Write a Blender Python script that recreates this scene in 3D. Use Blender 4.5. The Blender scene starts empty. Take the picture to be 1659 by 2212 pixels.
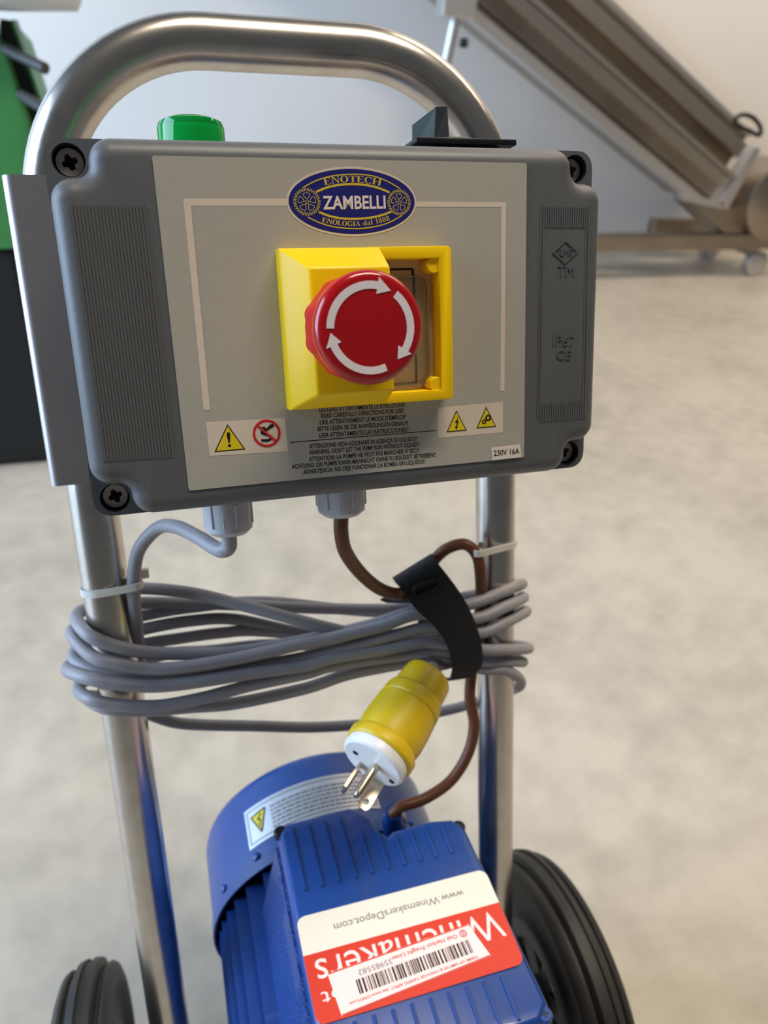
import bpy, bmesh, math, random
from mathutils import Vector, Matrix
random.seed(7)
S = bpy.context.scene
COL = S.collection
U = 0.00106                      # one model unit in metres
# ---------------------------------------------------------------- frames
# cart frame: x right, y up along the leaning posts, z out of the control panel.  world frame (same unit): X right, Y away, Z up
LEAN = math.radians(18)
cl, sl = math.cos(LEAN), math.sin(LEAN)
KZ = 115 + 510*cl + 155*sl       # wheels (radius 115) stand on the floor
def c2w(p): return Vector((p[0], p[1]*sl - p[2]*cl, p[1]*cl + p[2]*sl + KZ))
CART_ROT = Matrix(((1,0,0),(0,sl,-cl),(0,cl,sl)))
CX, CY, FPX = 829.5, 1106.0, 1583.0
RC = Matrix(((0.956932,-0.039414,0.287624),(-0.110084,-0.966015,0.233874),(0.268631,-0.255464,-0.928749)))
CAMC = Vector((-5.058478, 64.420601, 300.611506))
def ray(u, v): return RC.transposed() @ Vector(((u-CX)/FPX, (v-CY)/FPX, 1.0))
def P(u, v, z):                  # measured photo position at a known depth z of the cart frame
    d = ray(u, v); k = (z-CAMC.z)/d.z
    return CAMC + d*k
CAMW = c2w(CAMC)
def W(u, v, X=None, Y=None, Z=None):   # the same in the world frame
    d = CART_ROT @ ray(u, v)
    if X is not None: k = (X-CAMW.x)/d.x
    elif Y is not None: k = (Y-CAMW.y)/d.y
    else: k = (Z-CAMW.z)/d.z
    return CAMW + d*k
def lin(r, g, b):
    f = lambda c: (c/255)/12.92 if c/255 <= .04045 else ((c/255+.055)/1.055)**2.4
    return (f(r), f(g), f(b), 1)
# ---------------------------------------------------------------- camera, world, lights, exposure
cam = bpy.data.cameras.new('camera'); camo = bpy.data.objects.new('camera', cam); COL.objects.link(camo)
cam.sensor_fit = 'VERTICAL'; cam.sensor_height = 36; cam.sensor_width = 27; cam.lens = FPX/2212*36
rt, dn, fw = (CART_ROT @ Vector(RC[i]) for i in range(3))
m = Matrix((rt, -dn, -fw)).transposed().to_4x4(); m.translation = CAMW*U
camo.matrix_world = m
cam.clip_start = 0.02; cam.clip_end = 100
cam.dof.use_dof = True; cam.dof.focus_distance = 300*U; cam.dof.aperture_fstop = 9.5
S.camera = camo
w = bpy.data.worlds.new('world'); S.world = w; w.use_nodes = True
w.node_tree.nodes['Background'].inputs[0].default_value = (0.86, 0.93, 1.0, 1)
w.node_tree.nodes['Background'].inputs[1].default_value = 0.10
def area(name, loc, target, sx, sy, power, col):
    l = bpy.data.lights.new(name, 'AREA'); l.shape = 'RECTANGLE'; l.size = sx; l.size_y = sy; l.energy = power; l.color = col
    o = bpy.data.objects.new(name, l); COL.objects.link(o); o.location = loc
    o.rotation_euler = (Vector(target)-Vector(loc)).to_track_quat('-Z', 'Y').to_euler()
    return o
area('ceiling_light_front', (0.6, -0.12, 3.1), (0.6, -0.12, 0), 1.4, 0.35, 60, (1.0, 0.88, 0.72))
area('ceiling_light_back', (3.0, 1.7, 3.5), (3.2, 2.6, 0.9), 2.6, 0.5, 85, (1.0, 0.82, 0.63))
area('doorway_daylight', (-3.2, 0.9, 1.7), (0, 1.5, 1.0), 3.0, 3.0, 262, (0.53, 0.72, 1.0))
S.view_settings.view_transform = 'Standard'; S.view_settings.look = 'None'
S.view_settings.gamma = 1; S.view_settings.use_curve_mapping = False
S.view_settings.exposure = 0.0
# ---------------------------------------------------------------- materials
MATS = {}
def mat(name, col, rough=.5, metal=0, noise=None, bump=None, spec=.5, trans=0, coat=0, emit=None, ior=1.45, stretch=None):
    m = bpy.data.materials.new(name); m.use_nodes = True; nt = m.node_tree; b = nt.nodes['Principled BSDF']
    b.inputs['Base Color'].default_value = col; b.inputs['Roughness'].default_value = rough; b.inputs['Metallic'].default_value = metal
    b.inputs['Specular IOR Level'].default_value = spec; b.inputs['Transmission Weight'].default_value = trans
    b.inputs['Coat Weight'].default_value = coat; b.inputs['IOR'].default_value = ior
    if emit: b.inputs['Emission Color'].default_value = emit[0]; b.inputs['Emission Strength'].default_value = emit[1]
    tc = None
    def coord(stretch):
        tc = nt.nodes.new('ShaderNodeTexCoord'); mp = nt.nodes.new('ShaderNodeMapping')
        nt.links.new(tc.outputs['Object'], mp.inputs[0]); mp.inputs['Scale'].default_value = stretch or (1,1,1)
        return mp.outputs[0]
    if noise:                    # (second colour, scale, detail, low, high)
        n = nt.nodes.new('ShaderNodeTexNoise'); n.inputs['Scale'].default_value = noise[1]; n.inputs['Detail'].default_value = noise[2]
        nt.links.new(coord(stretch), n.inputs['Vector'])
        r = nt.nodes.new('ShaderNodeMapRange'); r.inputs[1].default_value = noise[3]; r.inputs[2].default_value = noise[4]
        nt.links.new(n.outputs[0], r.inputs[0])
        x = nt.nodes.new('ShaderNodeMix'); x.data_type = 'RGBA'; x.inputs[6].default_value = col; x.inputs[7].default_value = noise[0]
        nt.links.new(r.outputs[0], x.inputs[0]); nt.links.new(x.outputs[2], b.inputs['Base Color'])
    if bump:                     # (scale, strength, distance)
        n = nt.nodes.new('ShaderNodeTexNoise'); n.inputs['Scale'].default_value = bump[0]; n.inputs['Detail'].default_value = 3
        nt.links.new(coord(stretch), n.inputs['Vector'])
        bp = nt.nodes.new('ShaderNodeBump'); bp.inputs['Strength'].default_value = bump[1]; bp.inputs['Distance'].default_value = bump[2]
        nt.links.new(n.outputs[0], bp.inputs['Height']); nt.links.new(bp.outputs[0], b.inputs['Normal'])
    MATS[name] = m
    return m
mat('wall_paint', lin(236,234,230), .7, noise=(lin(231,229,225), 1.2, 3, .35, .7))
mat('steel', (.56,.53,.49,1), .27, 1, noise=((.50,.47,.43,1), 30, 4, .4, .7), bump=(260,.06,.0004), stretch=(1,.12,1))
mat('steel_handle', (.60,.56,.51,1), .25, 1, noise=((.52,.48,.44,1), 60, 5, .45, .75), bump=(200,.05,.0004))
mat('steel_sheet', (.47,.43,.42,1), .42, 1, noise=((.42,.38,.37,1), 12, 3, .4, .7))
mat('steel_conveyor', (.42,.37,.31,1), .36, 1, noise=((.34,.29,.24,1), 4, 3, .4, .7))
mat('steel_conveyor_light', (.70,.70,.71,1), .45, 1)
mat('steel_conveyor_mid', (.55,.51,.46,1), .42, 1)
mat('enclosure_grey', lin(94,95,96), .42, noise=(lin(90,91,92), 900, 2, .4, .6), bump=(1500,.12,.0002))
mat('enclosure_dark', lin(84,87,92), .5)
mat('recess_black', lin(12,12,12), .6)
mat('screw_metal', (.50,.42,.38,1), .45, .7)
mat('label_silver', lin(184,180,168), .42, .2, noise=(lin(181,177,165), 700, 2, .35, .65))
mat('print_cream', lin(214,200,182), .5)
mat('print_white', lin(226,214,204), .5)
mat('print_black', lin(18,17,18), .5)
mat('print_blue', lin(28,30,112), .4)
mat('print_yellow', lin(206,182,58), .5)
mat('sign_yellow', lin(222,196,26), .5)
mat('sign_red', lin(200,30,34), .5)
mat('housing_yellow', lin(248,206,4), .34, spec=.4)
mat('button_red', lin(168,10,18), .2, coat=.4)
mat('button_side_red', lin(186,28,30), .55, spec=.2)
mat('arrow_white', lin(232,222,222), .4)
mat('window_film', lin(206,184,140), .12, spec=.6, noise=(lin(196,172,126), 60, 2, .4, .7))
mat('window_clear', lin(250,244,228), .06, trans=.95, ior=1.35)
mat('lamp_green', lin(8,170,80), .06, trans=.55, ior=1.45)
mat('lamp_core', lin(0,200,90), .35, emit=(lin(0,190,80), .25))
mat('black_plastic', lin(22,22,24), .3)
mat('switch_plastic', lin(46,50,58), .28)
mat('gland_grey', lin(186,188,194), .45)
mat('cable_grey', lin(150,147,150), .45, noise=(lin(143,140,144), 40, 2, .4, .7))
mat('cable_brown', lin(96,54,28), .42)
mat('strap_black', lin(26,26,26), .75, bump=(1800,.35,.0004))
mat('tie_white', lin(214,208,196), .5)
mat('plug_yellow', lin(212,180,18), .42, noise=(lin(202,170,20), 90, 3, .4, .7))
mat('plug_white', lin(226,226,224), .35)
mat('brass', (.60,.50,.38,1), .28, 1)
mat('motor_blue', lin(22,66,138), .34, coat=.25, noise=(lin(20,64,136), 120, 3, .4, .7))
mat('motor_blue_rough', lin(22,66,138), .3, coat=.3, bump=(520,1.0,.002))
mat('cowl_blue', lin(24,66,134), .36, coat=.15)
mat('sticker_white', lin(238,230,212), .45)
mat('sticker_red', lin(216,54,32), .42)
mat('sticker_pink', lin(250,226,220), .45)
mat('print_grey', lin(104,104,104), .5)
mat('print_crimson', lin(196,32,54), .5)
mat('foil_silver', lin(190,194,200), .35, .4)
mat('rubber', lin(44,43,42), .55, noise=(lin(60,58,54), 25, 4, .4, .7))
mat('rim_grey', lin(70,70,74), .45)
mat('machine_green', lin(66,134,74), .4)
mat('machine_black', lin(22,26,28), .55)
mat('machine_grey', lin(70,70,72), .45)
mat('machine_white', lin(206,214,220), .5)
# polished concrete floor
m = bpy.data.materials.new('concrete'); m.use_nodes = True; nt = m.node_tree; b = nt.nodes['Principled BSDF']
tc = nt.nodes.new('ShaderNodeTexCoord')
n1 = nt.nodes.new('ShaderNodeTexNoise'); n1.inputs['Scale'].default_value = 2.2; n1.inputs['Detail'].default_value = 6; n1.inputs['Roughness'].default_value = .62
n2 = nt.nodes.new('ShaderNodeTexNoise'); n2.inputs['Scale'].default_value = 17; n2.inputs['Detail'].default_value = 5; n2.inputs['Roughness'].default_value = .6
for n in (n1, n2): nt.links.new(tc.outputs['Object'], n.inputs['Vector'])
ad = nt.nodes.new('ShaderNodeMath'); ad.operation = 'MULTIPLY_ADD'; ad.inputs[1].default_value = .75
nt.links.new(n2.outputs[0], ad.inputs[0]); nt.links.new(n1.outputs[0], ad.inputs[2])
rp = nt.nodes.new('ShaderNodeValToRGB'); nt.links.new(ad.outputs[0], rp.inputs[0])
e = rp.color_ramp.elements; e[0].position = .62; e[0].color = lin(168,161,147); e[1].position = 1.05; e[1].color = lin(195,187,171)
x = rp.color_ramp.elements.new(.8); x.color = lin(182,174,159)
nt.links.new(rp.outputs[0], b.inputs['Base Color'])
b.inputs['Roughness'].default_value = .42; b.inputs['Specular IOR Level'].default_value = .4
MATS['concrete'] = m
# ---------------------------------------------------------------- object helpers
def props(o, label=None, cat=None, group=None, kind=None):
    if label: o['label'] = label
    if cat: o['category'] = cat
    if group: o['group'] = group
    if kind: o['kind'] = kind
    return o
ORG = {}
def thing(name, label, cat, base=(0,0,0), cart=True, group=None):
    o = bpy.data.objects.new(name, None); COL.objects.link(o); o.empty_display_size = .05
    wb = c2w(base) if cart else Vector(base)
    mm = CART_ROT.to_4x4() if cart else Matrix.Identity(4)
    mm.translation = wb*U; o.matrix_world = mm
    ORG[o.name] = Vector(base)
    return props(o, label, cat, group)
class B:
    def __init__(s): s.v = []; s.f = []
    def add(s, verts, faces):
        n = len(s.v); s.v += [Vector(p) for p in verts]; s.f += [tuple(i+n for i in f) for f in faces]; return s
    def bm(s, bm):
        bm.verts.index_update(); s.add([v.co.copy() for v in bm.verts], [[v.index for v in f.verts] for f in bm.faces]); bm.free(); return s
    def rbox(s, lo, hi, bev=0, seg=2):
        bm = bmesh.new(); bmesh.ops.create_cube(bm, size=1)
        for v in bm.verts:
            v.co = Vector([(lo[i]+hi[i])/2 + v.co[i]*(hi[i]-lo[i]) for i in range(3)])
        if bev: bmesh.ops.bevel(bm, geom=bm.edges[:], offset=bev, segments=seg, profile=.5, affect='EDGES')
        return s.bm(bm)
    def tube(s, pts, r, n=14, closed=False, caps=True):
        pts = [Vector(p) for p in pts]; N = len(pts); rs = r if isinstance(r, (list, tuple)) else [r]*N
        tg = []
        for i in range(N):
            a = pts[(i-1) % N] if (closed or i > 0) else pts[0]; c = pts[(i+1) % N] if (closed or i < N-1) else pts[-1]
            tg.append((c-a).normalized())
        nr = tg[0].orthogonal().normalized(); rings = []
        for i in range(N):
            if i: 
                q = tg[i-1].rotation_difference(tg[i]); nr = q @ nr
            nr = (nr - tg[i]*nr.dot(tg[i])).normalized(); bn = tg[i].cross(nr)
            rings.append([pts[i] + (nr*math.cos(2*math.pi*k/n) + bn*math.sin(2*math.pi*k/n))*rs[i] for k in range(n)])
        vs = [p for rg in rings for p in rg]; fs = []
        for i in range(N if closed else N-1):
            j = (i+1) % N
            off = 0
            if closed and j == 0:
                off = min(range(n), key=lambda o: (rings[0][o]-rings[-1][0]).length)
            for k in range(n):
                fs.append((i*n+k, i*n+(k+1) % n, j*n+(k+1+off) % n, j*n+(k+off) % n))
        if not closed and caps: fs += [tuple(range(n-1, -1, -1)), tuple((N-1)*n+k for k in range(n))]
        return s.add(vs, fs)
    def lathe(s, prof, org, ax, n=40, closed=False, up=None, rmod=None):   # prof = [(distance along axis, radius)]
        ax = Vector(ax).normalized(); org = Vector(org)
        e1 = (Vector(up) - ax*Vector(up).dot(ax)).normalized() if up else ax.orthogonal().normalized(); e2 = ax.cross(e1)
        vs = []; fs = []; L = len(prof)
        for i, (t, r) in enumerate(prof):
            for k in range(n):
                a = 2*math.pi*k/n; rr = r*(rmod(a, i) if rmod else 1)
                vs.append(org + ax*t + (e1*math.cos(a) + e2*math.sin(a))*rr)
        for i in range(L if closed else L-1):
            j = (i+1) % L
            for k in range(n): fs.append((i*n+k, i*n+(k+1) % n, j*n+(k+1) % n, j*n+k))
        if not closed: fs += [tuple(range(n-1, -1, -1)), tuple((L-1)*n+k for k in range(n))]
        return s.add(vs, fs)
    def prism(s, poly, fr, z0, z1, bev=0):  # polygon of (a, b) in the plane frame fr, between heights z0 and z1
        n = len(poly); o, ex, ey, ez = fr
        pt = lambda p, z: o + ex*p[0] + ey*p[1] + ez*z
        if bev:
            c = Vector((sum(p[0] for p in poly)/n, sum(p[1] for p in poly)/n)); ins = inset(poly, bev)
            rings = [[pt(p, z0) for p in poly], [pt(p, z1-bev) for p in poly], [pt(p, z1-bev*.3) for p in inset(poly, bev*.3)], [pt(p, z1) for p in ins]]
        else: rings = [[pt(p, z0) for p in poly], [pt(p, z1) for p in poly]]
        vs = [q for rg in rings for q in rg]; fs = []
        for i in range(len(rings)-1):
            for k in range(n): fs.append((i*n+k, i*n+(k+1) % n, (i+1)*n+(k+1) % n, (i+1)*n+k))
        fs += [tuple(range(n-1, -1, -1)), tuple((len(rings)-1)*n+k for k in range(n))]
        return s.add(vs, fs)
    def ring(s, outer, inner, fr, z0, z1):   # matched loops: a plate with a hole
        n = len(outer); o, ex, ey, ez = fr; pt = lambda p, z: o + ex*p[0] + ey*p[1] + ez*z
        vs = [pt(p, z1) for p in outer]+[pt(p, z1) for p in inner]+[pt(p, z0) for p in inner]+[pt(p, z0) for p in outer]; fs = []
        for i in range(4):
            for k in range(n): fs.append((i*n+k, i*n+(k+1) % n, ((i+1) % 4)*n+(k+1) % n, ((i+1) % 4)*n+k))
        return s.add(vs, fs)
    def ribbon(s, pts, wd, fr, z0, z1, closed=False):   # flat line of width wd
        n = len(pts); L = []; R = []
        for i in range(n):
            a = Vector(pts[(i-1) % n] if closed or i else pts[0]); c = Vector(pts[(i+1) % n] if closed or i < n-1 else pts[-1])
            p = Vector(pts[i]); t1 = (p-a); t2 = (c-p)
            t1 = t1.normalized() if t1.length > 1e-6 else t2.normalized(); t2 = t2.normalized() if t2.length > 1e-6 else t1
            t = (t1+t2); t = t.normalized() if t.length > 1e-6 else t1
            nn = Vector((-t.y, t.x)); k = max(.5, abs(nn.dot(Vector((-t1.y, t1.x)))))
            L.append(p+nn*wd/2/k); R.append(p-nn*wd/2/k)
        o, ex, ey, ez = fr; pt = lambda p, z: o + ex*p[0] + ey*p[1] + ez*z
        for i in range(n if closed else n-1):
            j = (i+1) % n
            q = [R[i], R[j], L[j], L[i]]
            s.add([pt(p, z0) for p in q]+[pt(p, z1) for p in q], [(3,2,1,0),(4,5,6,7),(0,1,5,4),(1,2,6,5),(2,3,7,6),(3,0,4,7)])
        return s
    def build(s, name, mt, parent=None, smooth=None, label=None, kind=None, org=None):
        me = bpy.data.meshes.new(name)
        r = parent
        while r is not None and r.parent is not None: r = r.parent
        og = ORG.get(r.name, Vector()) if r else (org or Vector())
        me.from_pydata([(p-og)*U for p in s.v], [], s.f)
        bm = bmesh.new(); bm.from_mesh(me); bmesh.ops.recalc_face_normals(bm, faces=bm.faces[:]); bm.to_mesh(me); bm.free()
        me.materials.append(MATS[mt])
        o = bpy.data.objects.new(name, me); COL.objects.link(o); o.parent = parent
        if org is not None and not parent: o.location = Vector(org)*U
        if smooth is not None:
            me.polygons.foreach_set('use_smooth', [True]*len(me.polygons)); me.set_sharp_from_angle(angle=math.radians(smooth))
        return props(o, label, None, None, kind)
def inset(poly, d):
    n = len(poly); out = []
    ar = sum(poly[i][0]*poly[(i+1) % n][1]-poly[(i+1) % n][0]*poly[i][1] for i in range(n)); sg = 1 if ar > 0 else -1
    for i in range(n):
        p = Vector(poly[i]); t1 = (p-Vector(poly[i-1])).normalized(); t2 = (Vector(poly[(i+1) % n])-p).normalized()
        n1 = Vector((-t1.y, t1.x))*sg; n2 = Vector((-t2.y, t2.x))*sg; nn = (n1+n2).normalized()
        out.append(tuple(p + nn*d/max(.5, nn.dot(n1))))
    return out
def rrect(x0, y0, x1, y1, r, n=5):
    out = []
    for cx, cy, a in ((x1-r, y1-r, 0), (x0+r, y1-r, 90), (x0+r, y0+r, 180), (x1-r, y0+r, 270)):
        out += [(cx+r*math.cos(math.radians(a+90*i/n)), cy+r*math.sin(math.radians(a+90*i/n))) for i in range(n+1)]
    return out
def circ(cx, cy, r, n=24, ry=None): return [(cx+r*math.cos(2*math.pi*i/n), cy+(ry or r)*math.sin(2*math.pi*i/n)) for i in range(n)]
def spline(pts, sub=8, closed=False):
    pts = [Vector(p) for p in pts]; N = len(pts); out = []
    for i in range(N if closed else N-1):
        g = (lambda k: pts[k % N]) if closed else (lambda k: pts[min(max(k, 0), N-1)])
        a, b, c, d = g(i-1), g(i), g(i+1), g(i+2)
        for k in range(sub):
            t = k/sub; out.append(.5*((2*b)+(c-a)*t+(2*a-5*b+4*c-d)*t*t+(3*b-a-3*c+d)*t**3))
    if not closed: out.append(pts[-1])
    return out
def star(cx, cy, poly, n=48):    # resample a star-shaped outline by angle about (cx, cy)
    out = []
    for i in range(n):
        a = 2*math.pi*i/n; d = Vector((math.cos(a), math.sin(a))); best = 1e9
        for k in range(len(poly)):
            p = Vector(poly[k])-Vector((cx, cy)); q = Vector(poly[(k+1) % len(poly)])-Vector((cx, cy)); e_ = q-p
            den = d.x*e_.y-d.y*e_.x
            if abs(den) < 1e-9: continue
            t = (p.x*e_.y-p.y*e_.x)/den; s_ = (p.x*d.y-p.y*d.x)/den
            if t > 0 and -1e-6 <= s_ <= 1+1e-6: best = min(best, t)
        out.append((cx+d.x*best, cy+d.y*best))
    return out
PANEL = (Vector((0,0,0)), Vector((1,0,0)), Vector((0,1,0)), Vector((0,0,1)))
def text_mesh(body, bold=0.0):   # (verts 2D, faces) with cap height 1, left edge 0, baseline 0
    c = bpy.data.curves.new('t', 'FONT'); c.body = body; c.size = 1; c.offset = bold; c.resolution_u = 3
    o = bpy.data.objects.new('t', c); COL.objects.link(o)
    dg = bpy.context.evaluated_depsgraph_get(); me = bpy.data.meshes.new_from_object(o.evaluated_get(dg))
    vs = [Vector((v.co.x, v.co.y)) for v in me.vertices]; fs = [tuple(p.vertices) for p in me.polygons]
    bpy.data.objects.remove(o); bpy.data.curves.remove(c); bpy.data.meshes.remove(me)
    return vs, fs
CAP = .729
def flat(bld, vs2, fs, fr, z0, z1, warp=None):
    o, ex, ey, ez = fr
    if warp: vs2 = [warp(p) for p in vs2]
    n = len(vs2)
    bm = bmesh.new()
    bv = [bm.verts.new(o+ex*p[0]+ey*p[1]+ez*z1) for p in vs2]
    for f in fs:
        try: bm.faces.new([bv[i] for i in f])
        except ValueError: pass
    if z0 != z1:
        g = bmesh.ops.extrude_face_region(bm, geom=bm.faces[:], use_keep_orig=True)
        for q in g['geom']:
            if isinstance(q, bmesh.types.BMVert): q.co += ez*(z0-z1)
    return bld.bm(bm)
def text_between(bld, body, pl, pr, h, fr, z0, z1, bold=0.0):   # fits the text between two mid-height points with cap height h
    vs, fs = text_mesh(body, bold); x0 = min(p.x for p in vs); x1 = max(p.x for p in vs)
    pl = Vector(pl[:2]); pr = Vector(pr[:2]); ex = (pr-pl)/(x1-x0); ey = Vector((-ex.y, ex.x)).normalized()*h/CAP
    return flat(bld, [pl + ex*(p.x-x0) + ey*(p.y-CAP/2) for p in vs], fs, fr, z0, z1)
def L(u, v): q = P(u, v, 0); return (q.x, q.y)
def shape(name, mt, parent, poly, z1=.12, z0=0, fr=PANEL, label=None): return B().prism(poly, fr, z0, z1).build(name, mt, parent, label=label)

# ================================================================ SETTING
f = B().rbox((-5200,-4200,-60),(6800,3300,0)).build('floor', 'concrete'); props(f, 'mottled beige polished concrete floor', None, None, 'structure')
wb = B().rbox((-5200,3150,-60),(6800,3300,4600)).build('wall_back', 'wall_paint'); props(wb, 'plain pale painted wall behind the pump trolley', None, None, 'structure')
j0, j1 = W(1360,797,Z=0), W(1700,968,Z=0); dj = (j1-j0)
fl = (Vector((0,0,0)), Vector((1,0,0)), Vector((0,1,0)), Vector((0,0,1)))
B().ribbon([(j0.x-dj.x*.3, j0.y-dj.y*.3), (j1.x+dj.x, j1.y+dj.y)], 3.0, fl, -2, .4).build('floor_joint', 'print_cream', f, label='thin pale joint line in the concrete')

# ================================================================ TROLLEY
tr = thing('pump_trolley', 'bent stainless steel tube hand trolley with two black rubber wheels', 'trolley', (75,-510,-155))
XL, XR, ZP, RT, TOP, RB = -51.0, 201.0, -140.0, 13.2, 208.0, 86.0
pts = [(XL, -520+i*20, ZP) for i in range(33)] + [(XL, TOP-RB-4, ZP)]
pts += [(XL+RB-RB*math.cos(a), TOP-RB+RB*math.sin(a), ZP) for a in [math.pi/2*i/20 for i in range(21)]]
pts += [(XL+RB+(XR-XL-2*RB)*i/6, TOP, ZP) for i in range(1, 6)]
pts += [(XR-RB+RB*math.sin(a), TOP-RB+RB*math.cos(a), ZP) for a in [math.pi/2*i/20 for i in range(21)]]
pts += [(XR, TOP-RB-4, ZP)] + [(XR, 120-i*20, ZP) for i in range(33)]
B().tube(pts, RT, 28).build('handle_frame', 'steel_handle', tr, 60)
AXY, AXZ = -510, -155
B().tube([(-150,AXY,AXZ),(300,AXY,AXZ)], 9, 16).build('axle', 'steel', tr, 60)
B().rbox((XL-6,AXY-22,AXZ-14),(XL+6,AXY+26,AXZ+20),2).build('axle_bracket', 'steel', tr)
B().rbox((XR-6,AXY-22,AXZ-14),(XR+6,AXY+26,AXZ+20),2).build('axle_bracket', 'steel', tr)
# folded stainless carrier sheet behind the box
def sheet(y0, y1):
    zf, zb, xl, xr, r, t = -101, -127, -66.8, 217, 5, 1.6
    o = [(xl, zb)] + [(xl+r-r*math.cos(a), zf-r+r*math.sin(a)) for a in [math.pi/2*i/6 for i in range(7)]]
    o += [(xr-r+r*math.sin(a), zf-r+r*math.cos(a)) for a in [math.pi/2*i/6 for i in range(7)]] + [(xr, zb)]
    i_ = [(xr-t, zb)] + [(xr-r+(r-t)*math.sin(a), zf-r+(r-t)*math.cos(a)) for a in [math.pi/2*i/6 for i in range(6, -1, -1)]]
    i_ += [(xl+r-(r-t)*math.cos(a), zf-r+(r-t)*math.sin(a)) for a in [math.pi/2*i/6 for i in range(6, -1, -1)]] + [(xl+t, zb)]
    poly = o+i_; n = len(poly); vs = [(p[0], y0, p[1]) for p in poly]+[(p[0], y1, p[1]) for p in poly]
    return B().add(vs, [(k, (k+1) % n, n+(k+1) % n, n+k) for k in range(n)]+[tuple(range(n-1,-1,-1)), tuple(range(n, 2*n))])
sheet(-12.5, 135.6).build('carrier_sheet', 'steel_sheet', tr, 40, label='folded stainless sheet behind the control box')
def wheel(xc, sgn):
    # sgn = +1: inner side faces -x
    A = Vector((xc, AXY, AXZ)); ax = (sgn,0,0)
    tp = [(-17,62),(-18,66),(-14,70),(-14,88),(-18,93),(-20,97),(-20,103),(-18,108),(-15,110),(-13,109),(-12,106.5),(-10,106.5),(-9,111),(-7.5,114),(-3,115),(-2.4,112.4),(2.4,112.4),(3,115),(7.5,114),(9,111),(10,106.5),(12,106.5),(13,109),(15,110),(18,108),(20,103),(20,97),(18,93),(14,88),(14,70),(18,66),(17,62)]
    ty = B().lathe(tp, A, ax, 72, closed=True).build('tyre', 'rubber', tr, 40, label='ribbed solid black rubber tyre')
    rm = B().lathe([(-15,46),(-17,50),(-17.5,60),(-16,64),(16,64),(17.5,60),(17,50),(15,46),(8,44),(-8,44)], A, ax, 56, closed=True).build('rim', 'rim_grey', tr, 40)
    B().lathe([(-22,0.5),(-22,14),(-20,16),(20,16),(22,14),(22,.5)], A, ax, 24).build('hub', 'rim_grey', rm, 40)
    for k in range(6):
        a = 2*math.pi*k/6+.3; d = Vector((0, math.cos(a), math.sin(a))); t = Vector((0, -math.sin(a), math.cos(a)))
        vs = []
        for x_ in (-9, 9):
            for rr, ww in ((14, 8), (46, 11)):
                for sg in (-1, 1): vs.append(A+Vector((x_,0,0))+d*rr+t*ww*sg)
        B().add(vs, [(0,1,3,2),(4,6,7,5),(0,4,5,1),(2,3,7,6),(0,2,6,4),(1,5,7,3)]).build('spoke', 'rim_grey', rm)
wheel(261, 1); wheel(-111, -1)
# base plate carrying the motor (world-horizontal)
def w2c(p): return CART_ROT.transposed() @ (Vector(p)-Vector((0,0,KZ)))
def conv(bld): bld.v = [w2c(p) for p in bld.v]; return bld
conv(B().rbox((24,-330,128),(140,30,136),2)).build('base_plate', 'steel', tr)
B().tube([(XL,-480,ZP),(XR,-480,ZP)], 11, 16).build('cross_tube', 'steel', tr, 60)
conv(B().tube([(75,-300,128),(75,-300,40),(75,-300,0)], 9, 14)).build('support_leg', 'steel', tr, 50)

# ================================================================ CONTROL BOX
bx = thing('control_box', 'grey plastic control box with emergency stop button on the trolley handle', 'control box', (75.8,-10,-60))
x0, x1, y0, y1 = -36.9, 188.4, -9.2, 131.5
def lid_outline():
    r, nx, ny, rc = 8.5, 14.5, 13.5, 4.6
    pts = []                      # (point, outward normal), going counter-clockwise, corner by corner
    def arc(cx, cy, rad, a0, a1, conv_, n=8):
        for i in range(n+1):
            a = math.radians(a0+(a1-a0)*i/n); d = Vector((math.cos(a), math.sin(a)))
            pts.append((Vector((cx, cy))+d*rad, d if conv_ else -d))
    # top right
    arc(x1-r, y1-ny-r, r, 0, 90, True); arc(x1-nx+rc, y1-ny+rc, rc, 270, 180, False); arc(x1-nx-r, y1-r, r, 0, 90, True)
    arc(x0+nx+r, y1-r, r, 90, 180, True); arc(x0+nx-rc, y1-ny+rc, rc, 0, -90, False); arc(x0+r, y1-ny-r, r, 90, 180, True)
    arc(x0+r, y0+ny+r, r, 180, 270, True); arc(x0+nx-rc, y0+ny-rc, rc, 90, 0, False); arc(x0+nx+r, y0+r, r, 180, 270, True)
    arc(x1-nx-r, y0+r, r, 270, 360, True); arc(x1-nx+rc, y0+ny-rc, rc, 180, 90, False); arc(x1-r, y0+ny+r, r, 270, 360, True)
    return pts
lo = lid_outline(); n = len(lo); vs = []; fs = []; FZ = -.5; RR = 7.6
steps = [(0, -28), (0, FZ-RR)] + [(RR*(1-math.cos(a)), FZ-RR+RR*math.sin(a)) for a in [math.pi/2*i/7 for i in range(1, 8)]]
for s_, z in steps:
    for p, nn in lo: q = p-nn*s_; vs.append((q.x, q.y, z))
for i in range(len(steps)-1):
    for k in range(n): fs.append((i*n+k, i*n+(k+1) % n, (i+1)*n+(k+1) % n, (i+1)*n+k))
fs += [tuple(range(n-1,-1,-1)), tuple((len(steps)-1)*n+k for k in range(n))]
lid = B().add(vs, fs).build('box_lid', 'enclosure_grey', bx, 35)
eb = B().rbox((x0+2, y0+2, -100), (x1-2, y1-2, -26), 4)
ZT = -14
screws = []
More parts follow.
